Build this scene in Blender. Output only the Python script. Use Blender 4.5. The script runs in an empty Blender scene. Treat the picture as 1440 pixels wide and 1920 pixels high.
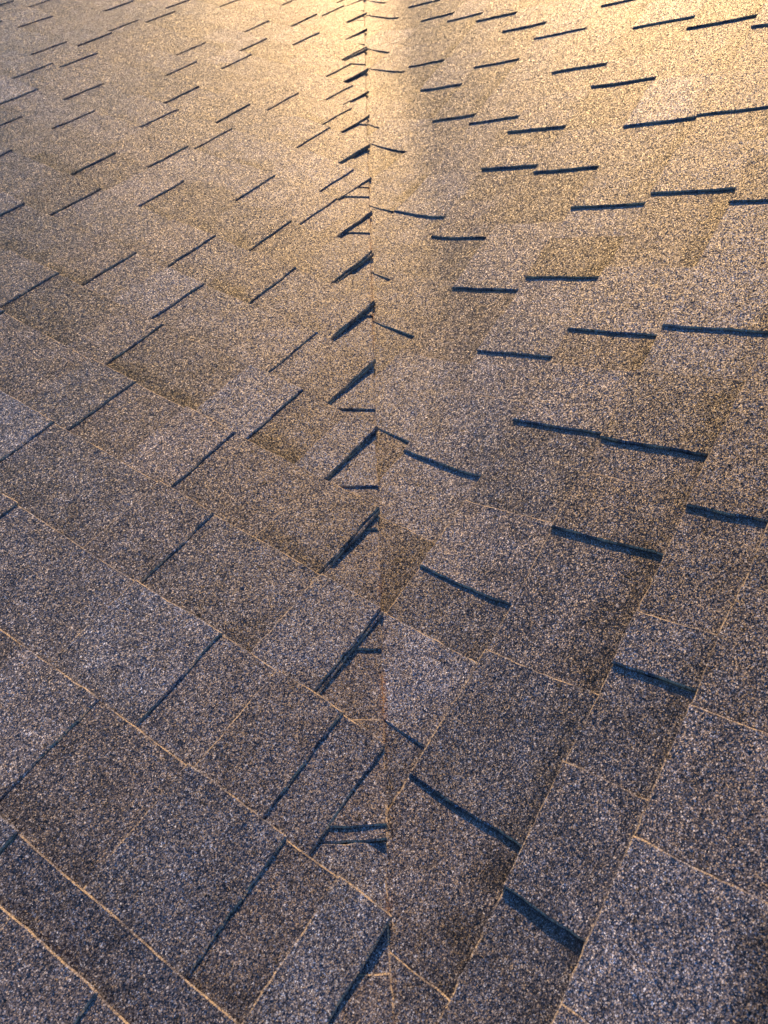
import bpy, math
import numpy as np

SC = bpy.context.scene
COL = SC.collection

# ------------------------------------------------------------------ camera
cam_d = bpy.data.cameras.new("camera")
cam = bpy.data.objects.new("camera", cam_d)
COL.objects.link(cam)
cam.location = (0.04496335, 0.23368342, 0.79727935)
cam.rotation_mode = 'XYZ'
cam.rotation_euler = (0.47341161, 0.11243755, -0.20918917)
cam_d.sensor_fit = 'VERTICAL'
cam_d.sensor_height = 24.0
cam_d.lens = 24.0 * 1422.14 / 1920.0
cam_d.clip_start = 0.02
cam_d.clip_end = 500.0
cam_d.dof.use_dof = True
cam_d.dof.focus_distance = 1.05
cam_d.dof.aperture_fstop = 6.5
SC.camera = cam

# ------------------------------------------------------------------ light
SUN_AZ = math.radians(72.5)      # direction TO the sun, counter-clockwise from +X
SUN_EL = math.radians(7.5)
sun_d = bpy.data.lights.new("sun", 'SUN')
sun_d.energy = 2.8
sun_d.angle = math.radians(0.6)
sun_d.color = (1.0, 0.62, 0.27)
sun = bpy.data.objects.new("sun", sun_d)
COL.objects.link(sun)
sun.rotation_euler = (math.pi / 2 - SUN_EL, 0.0, SUN_AZ + math.pi / 2)
sun.location = (3, 6, 2)

world = bpy.data.worlds.new("World")
SC.world = world
world.use_nodes = True
wn = world.node_tree.nodes
wl = world.node_tree.links
wn.clear()
sky = wn.new("ShaderNodeTexSky")
sky.sky_type = 'NISHITA'
sky.sun_disc = False
sky.sun_elevation = SUN_EL
sky.sun_rotation = math.pi / 2 - SUN_AZ
sky.air_density = 1.0
sky.dust_density = 0.3
sky.ozone_density = 4.0
bg = wn.new("ShaderNodeBackground")
bg.inputs['Strength'].default_value = 0.15
wo = wn.new("ShaderNodeOutputWorld")
wl.new(sky.outputs[0], bg.inputs[0])
wl.new(bg.outputs[0], wo.inputs[0])

SC.view_settings.view_transform = 'Standard'
SC.view_settings.look = 'None'
SC.view_settings.gamma = 1.0
SC.view_settings.use_curve_mapping = False
SC.view_settings.exposure = 1.22

# ------------------------------------------------------------------ valley geometry
# The two slopes meet in a rounded valley.  A sheet point (s, t) is s metres down
# the valley line and t metres across it (t < 0 left slope, t > 0 right slope).
D = np.array([0.14882810779859, 0.95876675995711, -0.24210843506665])
OFFL = np.array([-0.966559212442702, 0.1927506597397232, 0.1691463035719229])
OFFR = np.array([0.9427531359462578, -0.06367831015475774, 0.3273554604391554])
E1 = np.array([0.98777598, -0.13266262, 0.08184895])
E2 = np.array([-0.04635531, 0.25133032, 0.9667907])
BETA = 0.25968725967306033
TF = 0.085
RF = TF / math.tan(BETA)
NL = E2 * math.cos(BETA) + E1 * math.sin(BETA)
NR = E2 * math.cos(BETA) - E1 * math.sin(BETA)
THL, THR, DR = 0.29981359, 0.41934099, 0.0372993
aL = math.pi / 4
aR = 3 * math.pi / 4 + DR
VL = np.array([math.cos(aL) * math.cos(THL), math.sin(aL) * math.cos(THL), -math.sin(THL)])
UL = np.array([math.cos(aL + math.pi / 2), math.sin(aL + math.pi / 2), 0])
VR = np.array([math.cos(aR) * math.cos(THR), math.sin(aR) * math.cos(THR), -math.sin(THR)])
UR = np.array([math.cos(aR - math.pi / 2), math.sin(aR - math.pi / 2), 0])
# 2x2 bases: (u, v) -> (s, t)
ML = np.array([[UL @ D, VL @ D], [-(UL @ OFFL), -(VL @ OFFL)]])
MR = np.array([[UR @ D, VR @ D], [UR @ OFFR, VR @ OFFR]])
MS = np.eye(2)
CUT = -0.083


def sag(s, t):
    """slow sag and swell of the roof boards under the shingles, a few millimetres"""
    vl = s * 0.6899 - t * 0.7239
    ul = s * 0.7239 + t * 0.6899
    a = np.sin(vl * 13.5 + 1.1 * np.sin(ul * 2.6 + 0.5) + 0.4) * (0.65 + 0.35 * np.sin(ul * 3.9 + 2.0))
    b = np.sin(s * 8.3 - t * 5.0 + 1.0) * 0.5 + np.sin(s * 4.1 + t * 9.7 + 2.2) * 0.5
    wl = np.clip(0.5 - t / 0.3, 0.25, 1.0)
    return 0.0032 * wl * a + 0.0016 * b


def sheet_to_world(s, t, h):
    """s, t, h arrays -> Nx3 world points on the rounded valley surface"""
    h = h + sag(s, t)
    s = s[:, None]; t_ = t[:, None]; h = h[:, None]
    ph = np.clip(t_ / TF, -1, 1) * BETA
    yc = RF / math.cos(BETA)
    arc = s * D + (RF - h) * np.sin(ph) * E1 + (yc - (RF - h) * np.cos(ph)) * E2
    left = s * D - t_ * OFFL + h * NL
    right = s * D + t_ * OFFR + h * NR
    return np.where(np.abs(t_) < TF, arc, np.where(t_ < 0, left, right))


def wob(s, t, seed=0.0):
    """slow unevenness of the laid shingles, about +-1"""
    return (np.sin(s * 11.3 + t * 7.1 + seed) + np.sin(s * 23.7 - t * 17.9 + 2.1 * seed + 1.3)
            + 0.7 * np.sin(s * 5.1 + t * 31.0 + 0.7 * seed) + 0.6 * np.sin(-s * 47.0 + t * 39.0 + 3.3 * seed)) / 3.3


def smooth(a, b, x):
    x = np.clip((x - a) / (b - a), 0.0, 1.0)
    return x * x * (3 - 2 * x)


RNG = np.random.default_rng(11)

# ------------------------------------------------------------------ material


def granule_material():
    m = bpy.data.materials.new("mineral_granules")
    m.use_nodes = True
    nt = m.node_tree
    n, l = nt.nodes, nt.links
    n.clear()

    def node(t, **k):
        x = n.new(t)
        for a, b in k.items():
            setattr(x, a, b)
        return x

    def math_(op, a, b=None, c=None, clamp=False):
        x = node("ShaderNodeMath", operation=op, use_clamp=clamp)
        for i, v in enumerate((a, b, c)):
            if v is None:
                continue
            if isinstance(v, (int, float)):
                x.inputs[i].default_value = v
            else:
                l.new(v, x.inputs[i])
        return x.outputs[0]

    def mix(fac, a, b, mode='MIX'):
        x = node("ShaderNodeMix", data_type='RGBA', blend_type=mode)
        for i, v in ((0, fac), (6, a), (7, b)):
            if isinstance(v, (int, float)):
                x.inputs[i].default_value = v
            elif isinstance(v, tuple):
                x.inputs[i].default_value = v
            else:
                l.new(v, x.inputs[i])
        return x.outputs[2]

    uv = node("ShaderNodeUVMap", uv_map="sheet").outputs[0]      # metres
    ex = node("ShaderNodeUVMap", uv_map="exposure").outputs[0]   # 0 top .. 1 butt edge
    info = node("ShaderNodeObjectInfo")
    osep = node("ShaderNodeSeparateColor")
    l.new(info.outputs['Color'], osep.inputs[0])
    tone, warm, band = osep.outputs[0], osep.outputs[1], osep.outputs[2]

    # warped coordinates: granules are irregular chips
    nz = node("ShaderNodeTexNoise", noise_dimensions='2D')
    nz.inputs['Scale'].default_value = 500
    nz.inputs['Detail'].default_value = 1
    l.new(uv, nz.inputs['Vector'])
    wv = node("ShaderNodeVectorMath", operation='MULTIPLY_ADD')
    l.new(nz.outputs['Color'], wv.inputs[0])
    wv.inputs[1].default_value = (0.0012, 0.0012, 0)
    l.new(uv, wv.inputs[2])
    v1 = node("ShaderNodeTexVoronoi", voronoi_dimensions='2D', feature='F1')
    v1.inputs['Scale'].default_value = 1080
    l.new(wv.outputs[0], v1.inputs['Vector'])
    v2 = node("ShaderNodeTexVoronoi", voronoi_dimensions='2D', feature='F1')
    v2.inputs['Scale'].default_value = 440
    l.new(wv.outputs[0], v2.inputs['Vector'])
    sep1 = node("ShaderNodeSeparateColor")
    l.new(v1.outputs['Color'], sep1.inputs[0])
    sep2 = node("ShaderNodeSeparateColor")
    l.new(v2.outputs['Color'], sep2.inputs[0])

    ramp = node("ShaderNodeValToRGB")
    cr = ramp.color_ramp
    cr.interpolation = 'LINEAR'
    pts = [(0.0, (0.016, 0.015, 0.020, 1)), (0.30, (0.048, 0.042, 0.047, 1)), (0.55, (0.095, 0.081, 0.084, 1)),
           (0.72, (0.155, 0.126, 0.120, 1)), (0.83, (0.22, 0.20, 0.21, 1)), (0.91, (0.36, 0.34, 0.36, 1)), (1.0, (0.62, 0.60, 0.62, 1))]
    cr.elements[0].position, cr.elements[0].color = pts[0]
    cr.elements[1].position, cr.elements[1].color = pts[-1]
    for p_, c_ in pts[1:-1]:
        e_ = cr.elements.new(p_)
        e_.color = c_
    val = math_('ADD', math_('MULTIPLY', sep1.outputs[0], 0.74), math_('MULTIPLY', sep2.outputs[0], 0.26))
    l.new(val, ramp.inputs[0])
    col = ramp.outputs[0]

    # blotches a few centimetres wide, and the blended dark granule band at the top of the exposure
    nb = node("ShaderNodeTexNoise", noise_dimensions='2D')
    nb.inputs['Scale'].default_value = 22
    nb.inputs['Detail'].default_value = 4
    nb.inputs['Roughness'].default_value = 0.65
    l.new(uv, nb.inputs['Vector'])
    blot = math_('MULTIPLY_ADD', math_('SUBTRACT', nb.outputs[0], 0.5), 1.1, 1.0)
    exs = node("ShaderNodeSeparateXYZ")
    l.new(ex, exs.inputs[0])
    bandf = node("ShaderNodeMapRange", interpolation_type='SMOOTHSTEP')
    l.new(math_('ADD', exs.outputs[0], math_('MULTIPLY', math_('SUBTRACT', nb.outputs[0], 0.5), 0.5)), bandf.inputs[0])
    bandf.inputs[1].default_value = 0.0
    bandf.inputs[2].default_value = 0.42
    bandf.inputs[3].default_value = 1.0
    bandf.inputs[4].default_value = 0.0
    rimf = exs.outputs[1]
    bandm = math_('SUBTRACT', 1.0, math_('MULTIPLY', math_('MULTIPLY', bandf.outputs[0], math_('MULTIPLY', band, band)), 0.60))
    gap = node("ShaderNodeMapRange")
    l.new(v1.outputs['Distance'], gap.inputs[0])
    gap.inputs[1].default_value = 0.35
    gap.inputs[2].default_value = 0.75
    gap.inputs[3].default_value = 1.0
    gap.inputs[4].default_value = 0.5
    k = math_('MULTIPLY', math_('MULTIPLY', math_('MULTIPLY', blot, bandm), gap.outputs[0]), math_('MULTIPLY', tone, 2.6))
    kk = node("ShaderNodeCombineColor")
    for i in range(3):
        l.new(k, kk.inputs[i])
    col = mix(1.0, col, kk.outputs[0], 'MULTIPLY')
    tint = mix(warm, (0.86, 1.07, 1.36, 1), (1.02, 1.07, 1.14, 1))
    col = mix(1.0, col, tint, 'MULTIPLY')

    nrm_ = node("ShaderNodeTexNoise", noise_dimensions='2D')
    nrm_.inputs['Scale'].default_value = 26
    nrm_.inputs['Detail'].default_value = 3
    l.new(uv, nrm_.inputs['Vector'])
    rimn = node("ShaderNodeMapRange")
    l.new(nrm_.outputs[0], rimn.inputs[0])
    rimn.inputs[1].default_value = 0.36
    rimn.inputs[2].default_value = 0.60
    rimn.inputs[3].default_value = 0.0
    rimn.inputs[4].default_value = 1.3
    # sunlight on the edges painted in as tan rims, with some backing grit
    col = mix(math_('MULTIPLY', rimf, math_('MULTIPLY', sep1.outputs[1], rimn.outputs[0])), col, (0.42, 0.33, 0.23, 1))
    # small scuffs where granules have come off
    nsx = node("ShaderNodeTexNoise", noise_dimensions='2D')
    nsx.inputs['Scale'].default_value = 75
    nsx.inputs['Detail'].default_value = 3
    l.new(uv, nsx.inputs['Vector'])
    scuff = node("ShaderNodeMapRange")
    l.new(nsx.outputs[0], scuff.inputs[0])
    scuff.inputs[1].default_value = 0.70
    scuff.inputs[2].default_value = 0.76
    col = mix(math_('MULTIPLY', scuff.outputs[0], 0.7), col, (0.02, 0.019, 0.02, 1))

    # rusty specks caught along the trimmed valley line
    us = node("ShaderNodeSeparateXYZ")
    l.new(uv, us.inputs[0])
    dist = math_('ABSOLUTE', math_('ADD', us.outputs[1], 0.083))
    near = node("ShaderNodeMapRange", interpolation_type='SMOOTHSTEP')
    l.new(dist, near.inputs[0])
    near.inputs[1].default_value = 0.0
    near.inputs[2].default_value = 0.007
    near.inputs[3].default_value = 1.0
    near.inputs[4].default_value = 0.0
    nr = node("ShaderNodeTexNoise", noise_dimensions='2D')
    nr.inputs['Scale'].default_value = 9
    l.new(uv, nr.inputs['Vector'])
    rs = node("ShaderNodeMapRange")
    l.new(nr.outputs[0], rs.inputs[0])
    rs.inputs[1].default_value = 0.52
    rs.inputs[2].default_value = 0.66
    rust = math_('MULTIPLY', math_('MULTIPLY', near.outputs[0], rs.outputs[0]), math_('GREATER_THAN', sep1.outputs[2], 0.45))
    col = mix(math_('MULTIPLY', rust, 0.75), col, (0.26, 0.10, 0.035, 1))

    # every granule leans its own way
    geo = node("ShaderNodeNewGeometry")
    cs = node("ShaderNodeVectorMath", operation='SUBTRACT')
    l.new(v1.outputs['Color'], cs.inputs[0])
    cs.inputs[1].default_value = (0.5, 0.5, 0.5)
    sc = node("ShaderNodeVectorMath", operation='SCALE')
    l.new(cs.outputs[0], sc.inputs[0])
    l.new(math_('MULTIPLY_ADD', rimf, -0.3 * TILT, TILT), sc.inputs['Scale'])
    cs2 = node("ShaderNodeVectorMath", operation='SUBTRACT')
    l.new(v2.outputs['Color'], cs2.inputs[0])
    cs2.inputs[1].default_value = (0.5, 0.5, 0.5)
    sc2 = node("ShaderNodeVectorMath", operation='SCALE')
    l.new(cs2.outputs[0], sc2.inputs[0])
    sc2.inputs['Scale'].default_value = TILT * 0.4
    ad = node("ShaderNodeVectorMath", operation='ADD')
    l.new(sc.outputs[0], ad.inputs[0])
    l.new(sc2.outputs[0], ad.inputs[1])
    ad2 = node("ShaderNodeVectorMath", operation='ADD')
    l.new(ad.outputs[0], ad2.inputs[0])
    l.new(geo.outputs['Normal'], ad2.inputs[1])
    nn = node("ShaderNodeVectorMath", operation='NORMALIZE')
    l.new(ad2.outputs[0], nn.inputs[0])

    bsdf = node("ShaderNodeBsdfPrincipled")
    l.new(col, bsdf.inputs['Base Color'])
    l.new(nn.outputs[0], bsdf.inputs['Normal'])
    rg = math_('ADD', math_('MULTIPLY_ADD', sep1.outputs[1], 0.25, 0.29), math_('MULTIPLY', rimf, 0.35))
    l.new(rg, bsdf.inputs['Roughness'])
    l.new(math_('MULTIPLY_ADD', rimf, -0.14, 0.22), bsdf.inputs['Specular IOR Level'])
    bsdf.inputs['Specular Tint'].default_value = (1.0, 0.78, 0.42, 1)
    out = node("ShaderNodeOutputMaterial")
    l.new(bsdf.outputs[0], out.inputs[0])
    return m


TILT = 0.9
MAT = granule_material()

felt = bpy.data.materials.new("roofing_felt")
felt.use_nodes = True
fb = felt.node_tree.nodes['Principled BSDF']
fnz = felt.node_tree.nodes.new("ShaderNodeTexNoise")
fnz.inputs['Scale'].default_value = 60
frp = felt.node_tree.nodes.new("ShaderNodeValToRGB")
frp.color_ramp.elements[0].color = (0.015, 0.015, 0.016, 1)
frp.color_ramp.elements[1].color = (0.04, 0.038, 0.036, 1)
felt.node_tree.links.new(fnz.outputs[0], frp.inputs[0])
felt.node_tree.links.new(frp.outputs[0], fb.inputs['Base Color'])
fb.inputs['Roughness'].default_value = 0.9

# ------------------------------------------------------------------ builders


def axis(a, b, step, inset):
    """grid stations from a to b with a narrow ring at both ends"""
    n = max(1, int(round((b - a - 2 * inset) / step)))
    mid = np.linspace(a + inset, b - inset, n + 1)
    return np.concatenate([[a], mid, [b]])


def slab(name, frame, u0, u1, v0, v1, top, thick, vex, tone, parent, seed=0.0, ragged=0.0005, inset=0.0018):
    """one piece of shingle: a bent, slightly uneven slab with bevelled rims"""
    st = frame @ np.array([(u0 + u1) / 2, (v0 + v1) / 2])
    far = max(0.0, st[0]) + abs(st[1]) * 0.8
    step = 0.010 if far < 1.0 else (0.016 if far < 1.9 else 0.03)
    if far > 3.3:
        step = 0.06
    us, vs = axis(u0, u1, step, inset), axis(v0, v1, step, inset)
    nu, nv = len(us), len(vs)
    U, V = np.meshgrid(us, vs, indexing='ij')
    U, V = U.copy(), V.copy()
    F = (V - vex[0]) / (vex[1] - vex[0])
    # ragged cut edges
    rj = lambda k: RNG.normal(0, ragged, k)
    for a in (0, 1):
        jj = rj(nv) + 0.0006 * np.sin(vs * 60 + seed + a)
        U[-a, :] += jj
        U[-a + (1 if a == 0 else -1), :] += jj * 0.8
        jj = rj(nu) + 0.0007 * np.sin(us * 37 + seed * 1.7 + a * 2)
        V[:, -a] += jj
        V[:, -a + (1 if a == 0 else -1)] += jj * 0.8
    u, v, f = U.ravel(), V.ravel(), F.ravel()
    S = frame[0, 0] * u + frame[0, 1] * v
    T = frame[1, 0] * u + frame[1, 1] * v
    H = top(u, v, f, S, T)
    edge = np.zeros((nu, nv), bool)
    edge[0, :] = edge[-1, :] = True
    edge[:, 0] = edge[:, -1] = True
    e = edge.ravel()
    Ht = H - np.where(e, 0.0014, 0) + np.where(e, np.abs(RNG.normal(0, 0.00015, len(H))), 0)
    P = sheet_to_world(S, T, Ht)
    idx = np.arange(nu * nv).reshape(nu, nv)
    a, b, c, d = idx[:-1, :-1], idx[1:, :-1], idx[1:, 1:], idx[:-1, 1:]
    quads = np.stack([a, b, c, d], -1).reshape(-1, 4)
    # rim loop
    loop = np.concatenate([idx[:, 0], idx[-1, 1:], idx[-2::-1, -1], idx[0, -2:0:-1]])
    m = len(loop)
    th = thick(H[loop], S[loop], T[loop]) if callable(thick) else thick
    sideT = sheet_to_world(S[loop], T[loop], Ht[loop])
    sideB = sheet_to_world(S[loop], T[loop], Ht[loop] - th)
    ringm = np.zeros((nu - 1, nv - 1), bool)
    ringm[0, :] = ringm[-1, :] = True
    ringm[:, 0] = ringm[:, -1] = True
    ringm = ringm.ravel()
    # the bevelled rim has vertices of its own, so the top keeps its own shading
    rv, rinv = np.unique(quads[ringm], return_inverse=True)
    b0 = nu * nv + len(rv)
    ringq = rinv.reshape(-1, 4) + nu * nv
    topq = quads[~ringm]
    k = np.arange(m)
    k2 = (k + 1) % m
    sides = np.stack([b0 + k2, b0 + k, b0 + m + k, b0 + m + k2], -1)
    verts = np.concatenate([P, P[rv], sideT, sideB])
    # orientation: top faces must point along the surface normal
    qm = quads[len(quads) // 2]
    nrm = np.cross(P[qm[1]] - P[qm[0]], P[qm[3]] - P[qm[0]])
    quads = np.concatenate([topq, ringq])
    if nrm @ E2 < 0:
        quads = quads[:, ::-1]
        sides = sides[:, ::-1]
    faces = np.concatenate([quads, sides])
    me = bpy.data.meshes.new(name)
    me.vertices.add(len(verts))
    me.vertices.foreach_set('co', verts.astype(np.float32).ravel())
    me.loops.add(len(faces) * 4)
    me.loops.foreach_set('vertex_index', faces.astype(np.int32).ravel())
    me.polygons.add(len(faces))
    me.polygons.foreach_set('loop_start', np.arange(0, len(faces) * 4, 4, dtype=np.int32))
    me.polygons.foreach_set('loop_total', np.full(len(faces), 4, dtype=np.int32))
    sm = np.zeros(len(faces), bool)
    sm[:len(topq)] = True
    me.polygons.foreach_set('use_smooth', sm)
    allS = np.concatenate([S, S[rv], S[loop], S[loop] + 0.003])
    allT = np.concatenate([T, T[rv], T[loop], T[loop] + 0.003])
    allF = np.concatenate([f, f[rv], f[loop], f[loop]])
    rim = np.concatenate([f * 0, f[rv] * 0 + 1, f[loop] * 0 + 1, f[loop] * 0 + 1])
    uvl = me.uv_layers.new(name="sheet")
    fi = faces.ravel()
    uvl.data.foreach_set('uv', np.stack([allS[fi], allT[fi]], -1).astype(np.float32).ravel())
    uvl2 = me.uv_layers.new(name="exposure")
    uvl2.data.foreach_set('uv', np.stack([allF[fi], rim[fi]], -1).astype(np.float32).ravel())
    me.update(calc_edges=True)
    me.materials.append(MAT)
    o = bpy.data.objects.new(name, me)
    COL.objects.link(o)
    o.color = (tone[0], tone[1], tone[2], 1)
    if parent is not None:
        o.parent = parent
    return o


def thing(name, label, cat):
    o = bpy.data.objects.new(name, None)
    COL.objects.link(o)
    o['label'] = label
    o['category'] = cat
    return o


def rnd_tone(base=0.5, spread=0.05):
    spread *= 1.3
    return (float(np.clip(RNG.normal(base, spread), 0.3, 0.75)), float(RNG.uniform(0.15, 0.85)), float(RNG.uniform(0.1, 1.0)))


# ------------------------------------------------------------------ roof deck under everything
def build_deck():
    s = np.linspace(-1.5, 6.0, 16)
    t = np.concatenate([np.linspace(-3.6, -0.1, 12), np.linspace(-0.08, 0.08, 9), np.linspace(0.1, 3.4, 12)])
    Sg, Tg = np.meshgrid(s, t, indexing='ij')
    P = np.concatenate([sheet_to_world(Sg.ravel(), Tg.ravel(), np.full(Sg.size, -0.006)),
                        sheet_to_world(Sg.ravel(), Tg.ravel(), np.full(Sg.size, -0.022))])
    ns, ntt = len(s), len(t)
    idx = np.arange(ns * ntt).reshape(ns, ntt)
    q = np.stack([idx[:-1, :-1], idx[1:, :-1], idx[1:, 1:], idx[:-1, 1:]], -1).reshape(-1, 4)
    loop = np.concatenate([idx[:, 0], idx[-1, 1:], idx[-2::-1, -1], idx[0, -2:0:-1]])
    k2 = np.roll(loop, -1)
    N = ns * ntt
    sd = np.stack([k2, loop, loop + N, k2 + N], -1)
    me = bpy.data.meshes.new("roof_deck")
    me.from_pydata(P.tolist(), [], np.concatenate([q, (q + N)[:, ::-1], sd]).tolist())
    me.materials.append(felt)
    o = bpy.data.objects.new("roof_deck", me)
    COL.objects.link(o)
    o['kind'] = 'structure'


build_deck()

TAB = 0.0029      # thickness of the raised laminated tab


def course_height(f):
    return 0.0008 + 0.0042 * f


# ------------------------------------------------------------------ left slope
E = 0.1433
vL = [-0.0065, 0.1419, 0.2863, 0.4311, 0.5741, 0.7160, 0.8584, 1.0030, 1.1457, 1.2873, 1.4307, 1.5735,
      1.7165, 1.8593, 2.0007, 2.1440, 2.2881, 2.4289]
L_LINES = {k: v for k, v in enumerate(vL)}
L_LINES[-1] = -0.0600
for k in range(-2, -5, -1):
    L_LINES[k] = L_LINES[k + 1] - E
for k in range(18, 25):
    L_LINES[k] = L_LINES[k - 1] + E
# raised tabs: row -> list of (edge facing the valley, far edge or None)
L_TABS = {
    -2: [(0.19, 0.25), (0.3844, None)],
    -1: [(0.5557, 0.70)],
    0: [(0.2002, 0.262), (0.3279, 0.4624), (0.6005, None), (0.86, None)],
    1: [(0.2992, 0.331), (0.3604, 0.4556), (0.5419, 0.69), (0.9176, None)],
    2: [(0.4035, 0.4982), (0.6847, 0.79), (1.0108, None)],
    3: [(0.5021, 0.612), (0.7703, 0.872), (0.9846, 1.09), (1.3068, None)],
    4: [(0.6000, 0.6555), (0.7483, 0.8581), (1.0608, 1.1500), (1.3293, None)],
    5: [(0.6989, 0.765), (0.8240, 0.93), (1.0940, 1.1899), (1.2708, 1.38), (1.60, None)],
    6: [(0.7977, 0.893), (0.9838, 1.09), (1.1950, 1.31), (1.5268, None), (1.8177, None)],
    7: [(0.8997, 0.99), (1.1065, 1.25), (1.4146, 1.52), (1.6320, 1.76), (1.96, None)],
    8: [(0.9960, 1.035), (1.0888, 1.18), (1.2652, 1.40), (1.5338, 1.68), (1.8530, None), (2.0696, None)],
    9: [(1.0898, 1.118), (1.1447, 1.29), (1.5203, 1.61), (1.7015, 1.85), (1.9787, 2.09), (2.1790, None)],
    10: [(1.1944, 1.255), (1.3188, 1.44), (1.5833, 1.67), (1.7627, 1.92), (2.1543, 2.22), (2.2842, None)],
    11: [(1.2879, 1.318), (1.3508, 1.44), (1.5291, 1.70), (1.9024, 2.05), (2.2453, None), (2.5101, None)],
    12: [(1.3896, 1.42), (1.4466, 1.60), (1.8158, 1.90), (1.9962, 2.15), (2.2796, None), (2.6336, None)],
    13: [(1.4910, 1.52), (1.5522, 1.70), (1.8736, 2.04), (2.2572, 2.36), (2.4480, None)],
    14: [(1.5950, 1.68), (1.7771, 1.88), (1.9819, 2.14), (2.3157, None)],
    15: [(1.6868, 1.80), (1.8961, 2.05), (2.1992, None)],
    16: [(1.7801, 1.84), (1.8821, 1.97), (2.0550, 2.21)],
    17: [(1.8786, 1.90), (1.9284, 2.05)],
}
L_LIGHT = {(4, 0.7483): 0.64, (5, 1.0940): 0.64, (4, 0.6000): 0.60, (3, 0.9846): 0.45, (2, 0.4035): 0.58, (0, 0.2002): 0.56}
L_END_LIFT = {-1: .001, 0: .0005, 1: .001, 2: .002, 3: .0055, 4: .003, 5: .0015, 6: .0045, 7: .0045, 8: .002, 9: .001, 10: .001,
              11: .003, 12: .001, 13: .0005, 14: .006, 15: .006}


def end_u(k):
    return 0.2002 + 0.0992 * k if k >= 0 else 0.2002 + (L_LINES[k + 1] - 0.1419) * 0.69


def fill_tabs(known, lo, hi, cutoff=None):
    """complete a row of tabs with plausible widths where the course runs on"""
    known = sorted(known, key=lambda q: q[0])
    out = []
    for i, (a, b) in enumerate(known):
        nxt = known[i + 1][0] if i + 1 < len(known) else None
        if b is None:
            b = a + RNG.uniform(0.09, 0.17)
            if nxt is not None:
                b = min(b, a + (nxt - a) * 0.62)
        out.append((a, b))
    end = out[-1][1] if out else lo
    while end < hi:
        a = end + RNG.uniform(0.06, 0.20)
        b = a + RNG.uniform(0.08, 0.18)
        out.append((a, b))
        end = b
    return [q for q in out if q[0] < hi]


def end_thick(H, S, T):
    """the edge of a piece reaches down to whatever it rests on"""
    hb = 0.0004 + 0.0078 * smooth(-0.50, -0.22, T) - 0.0022 * smooth(-0.19, -0.08, T)
    return np.clip(H - hb, 0.0032, 0.016)


def curl(k, u, f):
    """butt edges that have cupped a little over the years"""
    g = 0.5 + 0.5 * np.sin(u * 9.1 + k * 2.37) * np.sin(u * 3.7 + k * 5.1)
    return 0.0014 * g * np.clip(f, 0, 1) ** 3


def left_height(k, add, seed):
    lift = L_END_LIFT.get(k, 0.001)
    ue = end_u(k)

    def top(u, v, f, S, T):
        h = course_height(f) + add + 0.0006 * wob(S, T, seed) + 0.0004 * wob(S * 2.2, T * 2.2, k * 1.0)
        h = h + 0.0078 * smooth(-0.50, -0.22, T) - 0.0022 * smooth(-0.19, -0.08, T)
        h = h + 0.3 * lift * smooth(0.14, 0.0, u - ue) * smooth(0.0, 0.5, f) + curl(k, u, f)
        return h
    return top


def split_row(tabs, lo, hi):
    """cut a course into metre-long shingles at tab edges"""
    cuts = [lo]
    x = lo + RNG.uniform(0.35, 1.0)
    while x < hi - 0.3:
        c = min((q[0] for q in tabs), key=lambda z: abs(z - x))
        if c > cuts[-1] + 0.25:
            cuts.append(c)
        x += 1.0
    cuts.append(hi)
    return cuts


left = thing("roof_slope", "left roof slope of grey brown shingles with thin dark tab edges, stepped at the valley", "roof slope")


def build_left():
    for k in range(-4, 24):
        v0, v1 = L_LINES[k], L_LINES[k + 1]
        ue = end_u(k)
        hi = 3.3 if k > 8 else 2.4 + 0.09 * k
        tabs = fill_tabs(L_TABS.get(k, [(ue, None)]), ue, hi)
        cuts = split_row(tabs, ue, hi)
        for a, b in zip(cuts[:-1], cuts[1:]):
            seed = float(RNG.uniform(0, 50))
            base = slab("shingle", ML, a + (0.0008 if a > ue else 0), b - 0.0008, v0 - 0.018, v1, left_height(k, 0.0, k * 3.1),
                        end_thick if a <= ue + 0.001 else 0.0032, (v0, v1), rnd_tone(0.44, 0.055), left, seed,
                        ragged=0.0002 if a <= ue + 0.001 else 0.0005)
            for (p, q) in tabs:
                if a - 1e-6 <= p < b - 1e-6:
                    key = next((kk for kk in L_LIGHT if kk[0] == k and abs(kk[1] - p) < 1e-4), None)
                    tn = rnd_tone(0.52, 0.07)
                    if key:
                        tn = (L_LIGHT[key], 0.15, 0.2)
                    q = min(q, b)
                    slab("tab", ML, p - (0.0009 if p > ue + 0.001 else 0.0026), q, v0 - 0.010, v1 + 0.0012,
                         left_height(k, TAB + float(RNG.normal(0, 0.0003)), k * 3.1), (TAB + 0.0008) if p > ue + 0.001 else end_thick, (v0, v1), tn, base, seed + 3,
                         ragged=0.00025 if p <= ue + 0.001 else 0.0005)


# ------------------------------------------------------------------ right slope
vR = [0.0256, 0.1187, 0.2661, 0.4117, 0.5554, 0.7005, 0.8444, 0.9912, 1.1343, 1.2785, 1.4207, 1.5634]
R_LINES = {k: v for k, v in enumerate(vR)}
for k in range(-1, -5, -1):
    R_LINES[k] = R_LINES[k + 1] - E
for k in range(12, 20):
    R_LINES[k] = R_LINES[k - 1] + E
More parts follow.
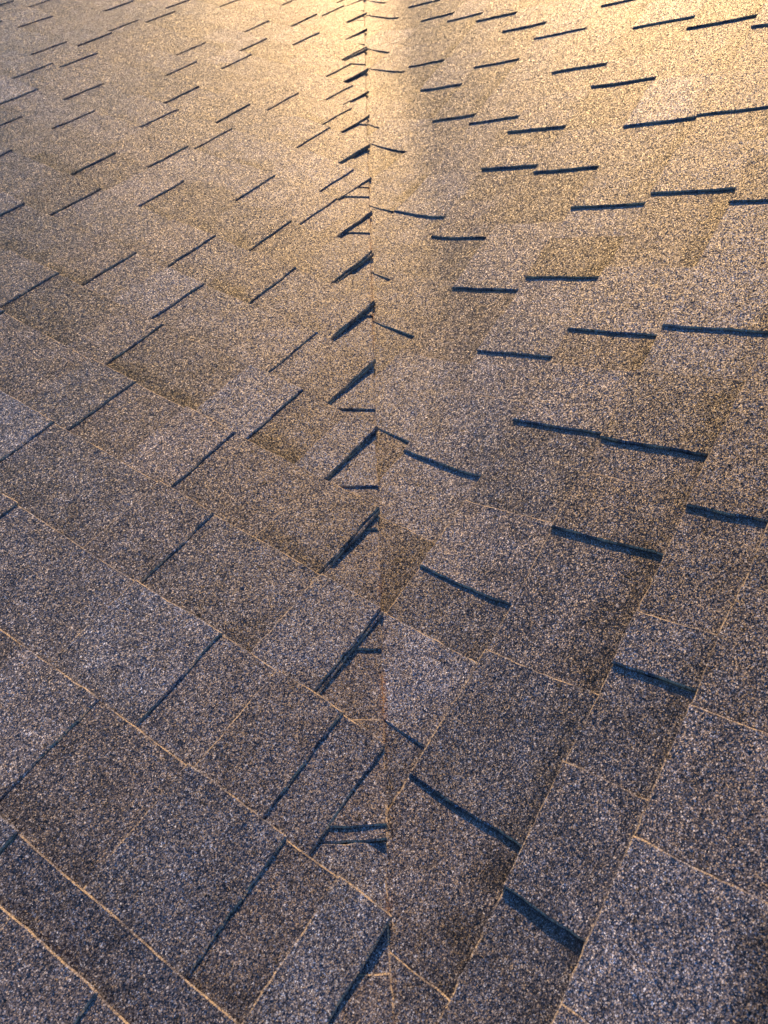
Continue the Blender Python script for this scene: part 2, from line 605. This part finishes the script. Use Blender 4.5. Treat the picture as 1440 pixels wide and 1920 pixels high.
# (edge facing up the roof, far edge, extra thickness)
R_TABS = {
    -1: [(-0.15, 0.1676, .0050), (0.1676, 0.3241, .0036), (0.3241, 0.4664, .0016), (0.4664, 0.6135, -0.0008), (0.76, 0.90, 0)],
    0: [(-0.1, 0.09, 0), (0.2224, 0.3622, .0020), (0.4842, 0.5510, .0005), (0.7024, 0.8871, .0006), (1.06, None, 0)],
    1: [(-0.05, 0.1129, 0), (0.2667, 0.4441, .0006), (0.6308, 0.7225, .0008), (0.7829, 0.9096, .0005), (0.9994, 1.1249, 0), (1.2760, None, 0)],
    2: [(0.3041, 0.4264, 0), (0.5135, 0.6398, 0), (0.7925, 0.9088, 0), (0.9826, 1.1282, 0), (1.3144, None, 0), (1.5345, 1.66, 0), (1.8163, None, 0)],
    3: [(0.42, 0.5579, 0), (0.6868, 0.8312, .0004), (0.9259, 1.0136, 0), (1.1074, 1.21, 0), (1.2936, 1.40, 0), (1.5349, 1.68, 0), (1.8667, None, 0)],
    4: [(0.5, 0.61, 0), (0.7086, 0.8986, -.0003), (1.0786, 1.26, 0), (1.4196, 1.55, 0), (1.7025, 1.80, 0), (1.9249, None, 0)],
    5: [(0.6, 0.80, 0), (0.9409, 1.10, 0), (1.2268, 1.34, 0), (1.4485, 1.52, 0), (1.5768, 1.70, 0), (1.7981, None, 0)],
    6: [(0.85, 0.93, 0), (1.0725, 1.19, 0), (1.2984, 1.45, 0), (1.6431, 1.78, 0), (1.9909, None, 0)],
    7: [(1.0, 1.12, 0), (1.2988, 1.46, 0), (1.6897, 1.82, 0), (1.9138, 2.00, 0), (2.0771, None, 0)],
    8: [(1.1, 1.30, 0), (1.5613, 1.71, 0), (1.8526, 2.00, 0), (2.1806, None, 0)],
    9: [(1.2, 1.40, 0), (1.6524, 1.80, 0), (2.0036, 2.12, 0), (2.2391, None, 0)],
    10: [(1.4, 1.66, 0), (1.9859, 2.14, 0), (2.3010, None, 0)],
    11: [(1.6, 1.80, 0), (2.1182, 2.27, 0)],
    12: [(1.8, 2.05, 0), (2.3763, 2.50, 0)],
    13: [(2.0, 2.25, 0), (2.5141, 2.66, 0)],
}
R_LIGHT = {(4, 0.7086): 0.58, (3, 0.9259): 0.56, (3, 0.6868): 0.55, (6, 1.2984): 0.58}


def right_height(k, add, seed):
    def top(u, v, f, S, T):
        h = course_height(f) + add + 0.0006 * wob(S, T, seed) + 0.0003 * wob(S * 2.2, T * 2.2, k * 1.0)
        h = h + curl(k + 60, u, f)
        return h * (1 - 0.58 * smooth(-0.02, -0.085, T)) - 0.009 * smooth(-0.1, -0.16, T)
    return top


right = thing("roof_slope", "right roof slope of grey brown shingles with thick blue shadow edges, curving into the valley", "roof slope")


def build_right():
    for k in range(-4, 18):
        v0, v1 = R_LINES[k], R_LINES[k + 1]
        # course runs from just past the cut line (left) out to the right
        # t(u, v) = MR[1,0] u + MR[1,1] v = -0.13
        lo = (-0.112 - MR[1, 1] * (v0 - 0.02)) / MR[1, 0]
        hi = 2.6 if k < 6 else 3.1
        raw = R_TABS.get(k, [(lo + 0.1, None, 0)])
        extra = {round(q[0], 4): q[2] for q in raw}
        tabs = fill_tabs([(max(q[0], lo), q[1]) for q in raw if q[1] is None or q[1] > lo + 0.01], lo, hi)
        cuts = split_row(tabs, lo, hi)
        for a, b in zip(cuts[:-1], cuts[1:]):
            seed = float(RNG.uniform(0, 50))
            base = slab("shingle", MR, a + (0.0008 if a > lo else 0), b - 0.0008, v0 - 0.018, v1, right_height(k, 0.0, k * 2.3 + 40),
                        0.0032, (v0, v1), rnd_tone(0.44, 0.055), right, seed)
            for (p, q) in tabs:
                if a - 1e-6 <= p < b - 1e-6:
                    key = next((kk for kk in R_LIGHT if kk[0] == k and abs(kk[1] - p) < 1e-4), None)
                    tn = rnd_tone(0.52, 0.07)
                    if key:
                        tn = (R_LIGHT[key], 0.15, 0.2)
                    q = min(q, b)
                    if q - p < 0.02:
                        continue
                    ad = TAB + extra.get(round(p, 4), 0.0) + float(RNG.normal(0, 0.0002))
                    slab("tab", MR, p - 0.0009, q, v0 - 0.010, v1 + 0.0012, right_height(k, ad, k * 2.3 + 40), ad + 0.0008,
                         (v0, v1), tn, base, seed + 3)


# ------------------------------------------------------------------ strip of shingles laid along the valley
strip = thing("valley_strip", "narrow shingle strip along the valley, seen as small triangles left of the straight line", "valley strip")
S_CUTS = [-0.9, -0.1, 0.3025, 1.02, 1.62, 2.30, 2.95, 3.9, 4.6]
# dark edge .. far edge of the raised tabs along the strip
S_TABS = [(-0.6, -0.4), (0.06, 0.1825), (0.3165, 0.4371), (0.5288, 0.6545), (0.7225, 0.79), (0.8065, 0.94), (0.9805, 1.10), (1.2410, 1.38),
          (1.5415, 1.62), (1.7070, 1.75), (1.7545, 1.90), (2.10, 2.24), (2.5500, 2.64), (2.7150, 2.86), (3.0500, 3.20), (3.5, 3.7)]


def strip_height(add, lo):
    def top(u, v, f, S, T):
        h = 0.0043 + add + 0.0003 * wob(S * 1.5, T * 1.5, 9.0)
        h = h + 0.0008 * smooth(0.2, 0.0, S - lo)
        if abs(lo - 0.3025) < 1e-3:      # lifted corner by the trim line
            h = h + 0.0055 * smooth(-0.107, CUT, T) * smooth(0.05, 0.0, S - lo)
        return h
    return top


def build_strip():
    for a, b in zip(S_CUTS[:-1], S_CUTS[1:]):
        base = slab("shingle", MS, a, b - 0.0006, -0.21, CUT, strip_height(0.0, a), 0.0012, (-0.3, CUT), rnd_tone(0.53, 0.03), strip,
                    a, ragged=0.0006)
        for (p, q) in S_TABS:
            if a - 1e-6 <= p < b:
                slab("tab", MS, p, min(q, b + 0.0), -0.205, CUT + 0.0004, strip_height(0.0025, a), 0.0030, (-0.3, CUT), rnd_tone(0.51, 0.04), base,
                     p, ragged=0.0006)


build_right()
build_strip()
build_left()
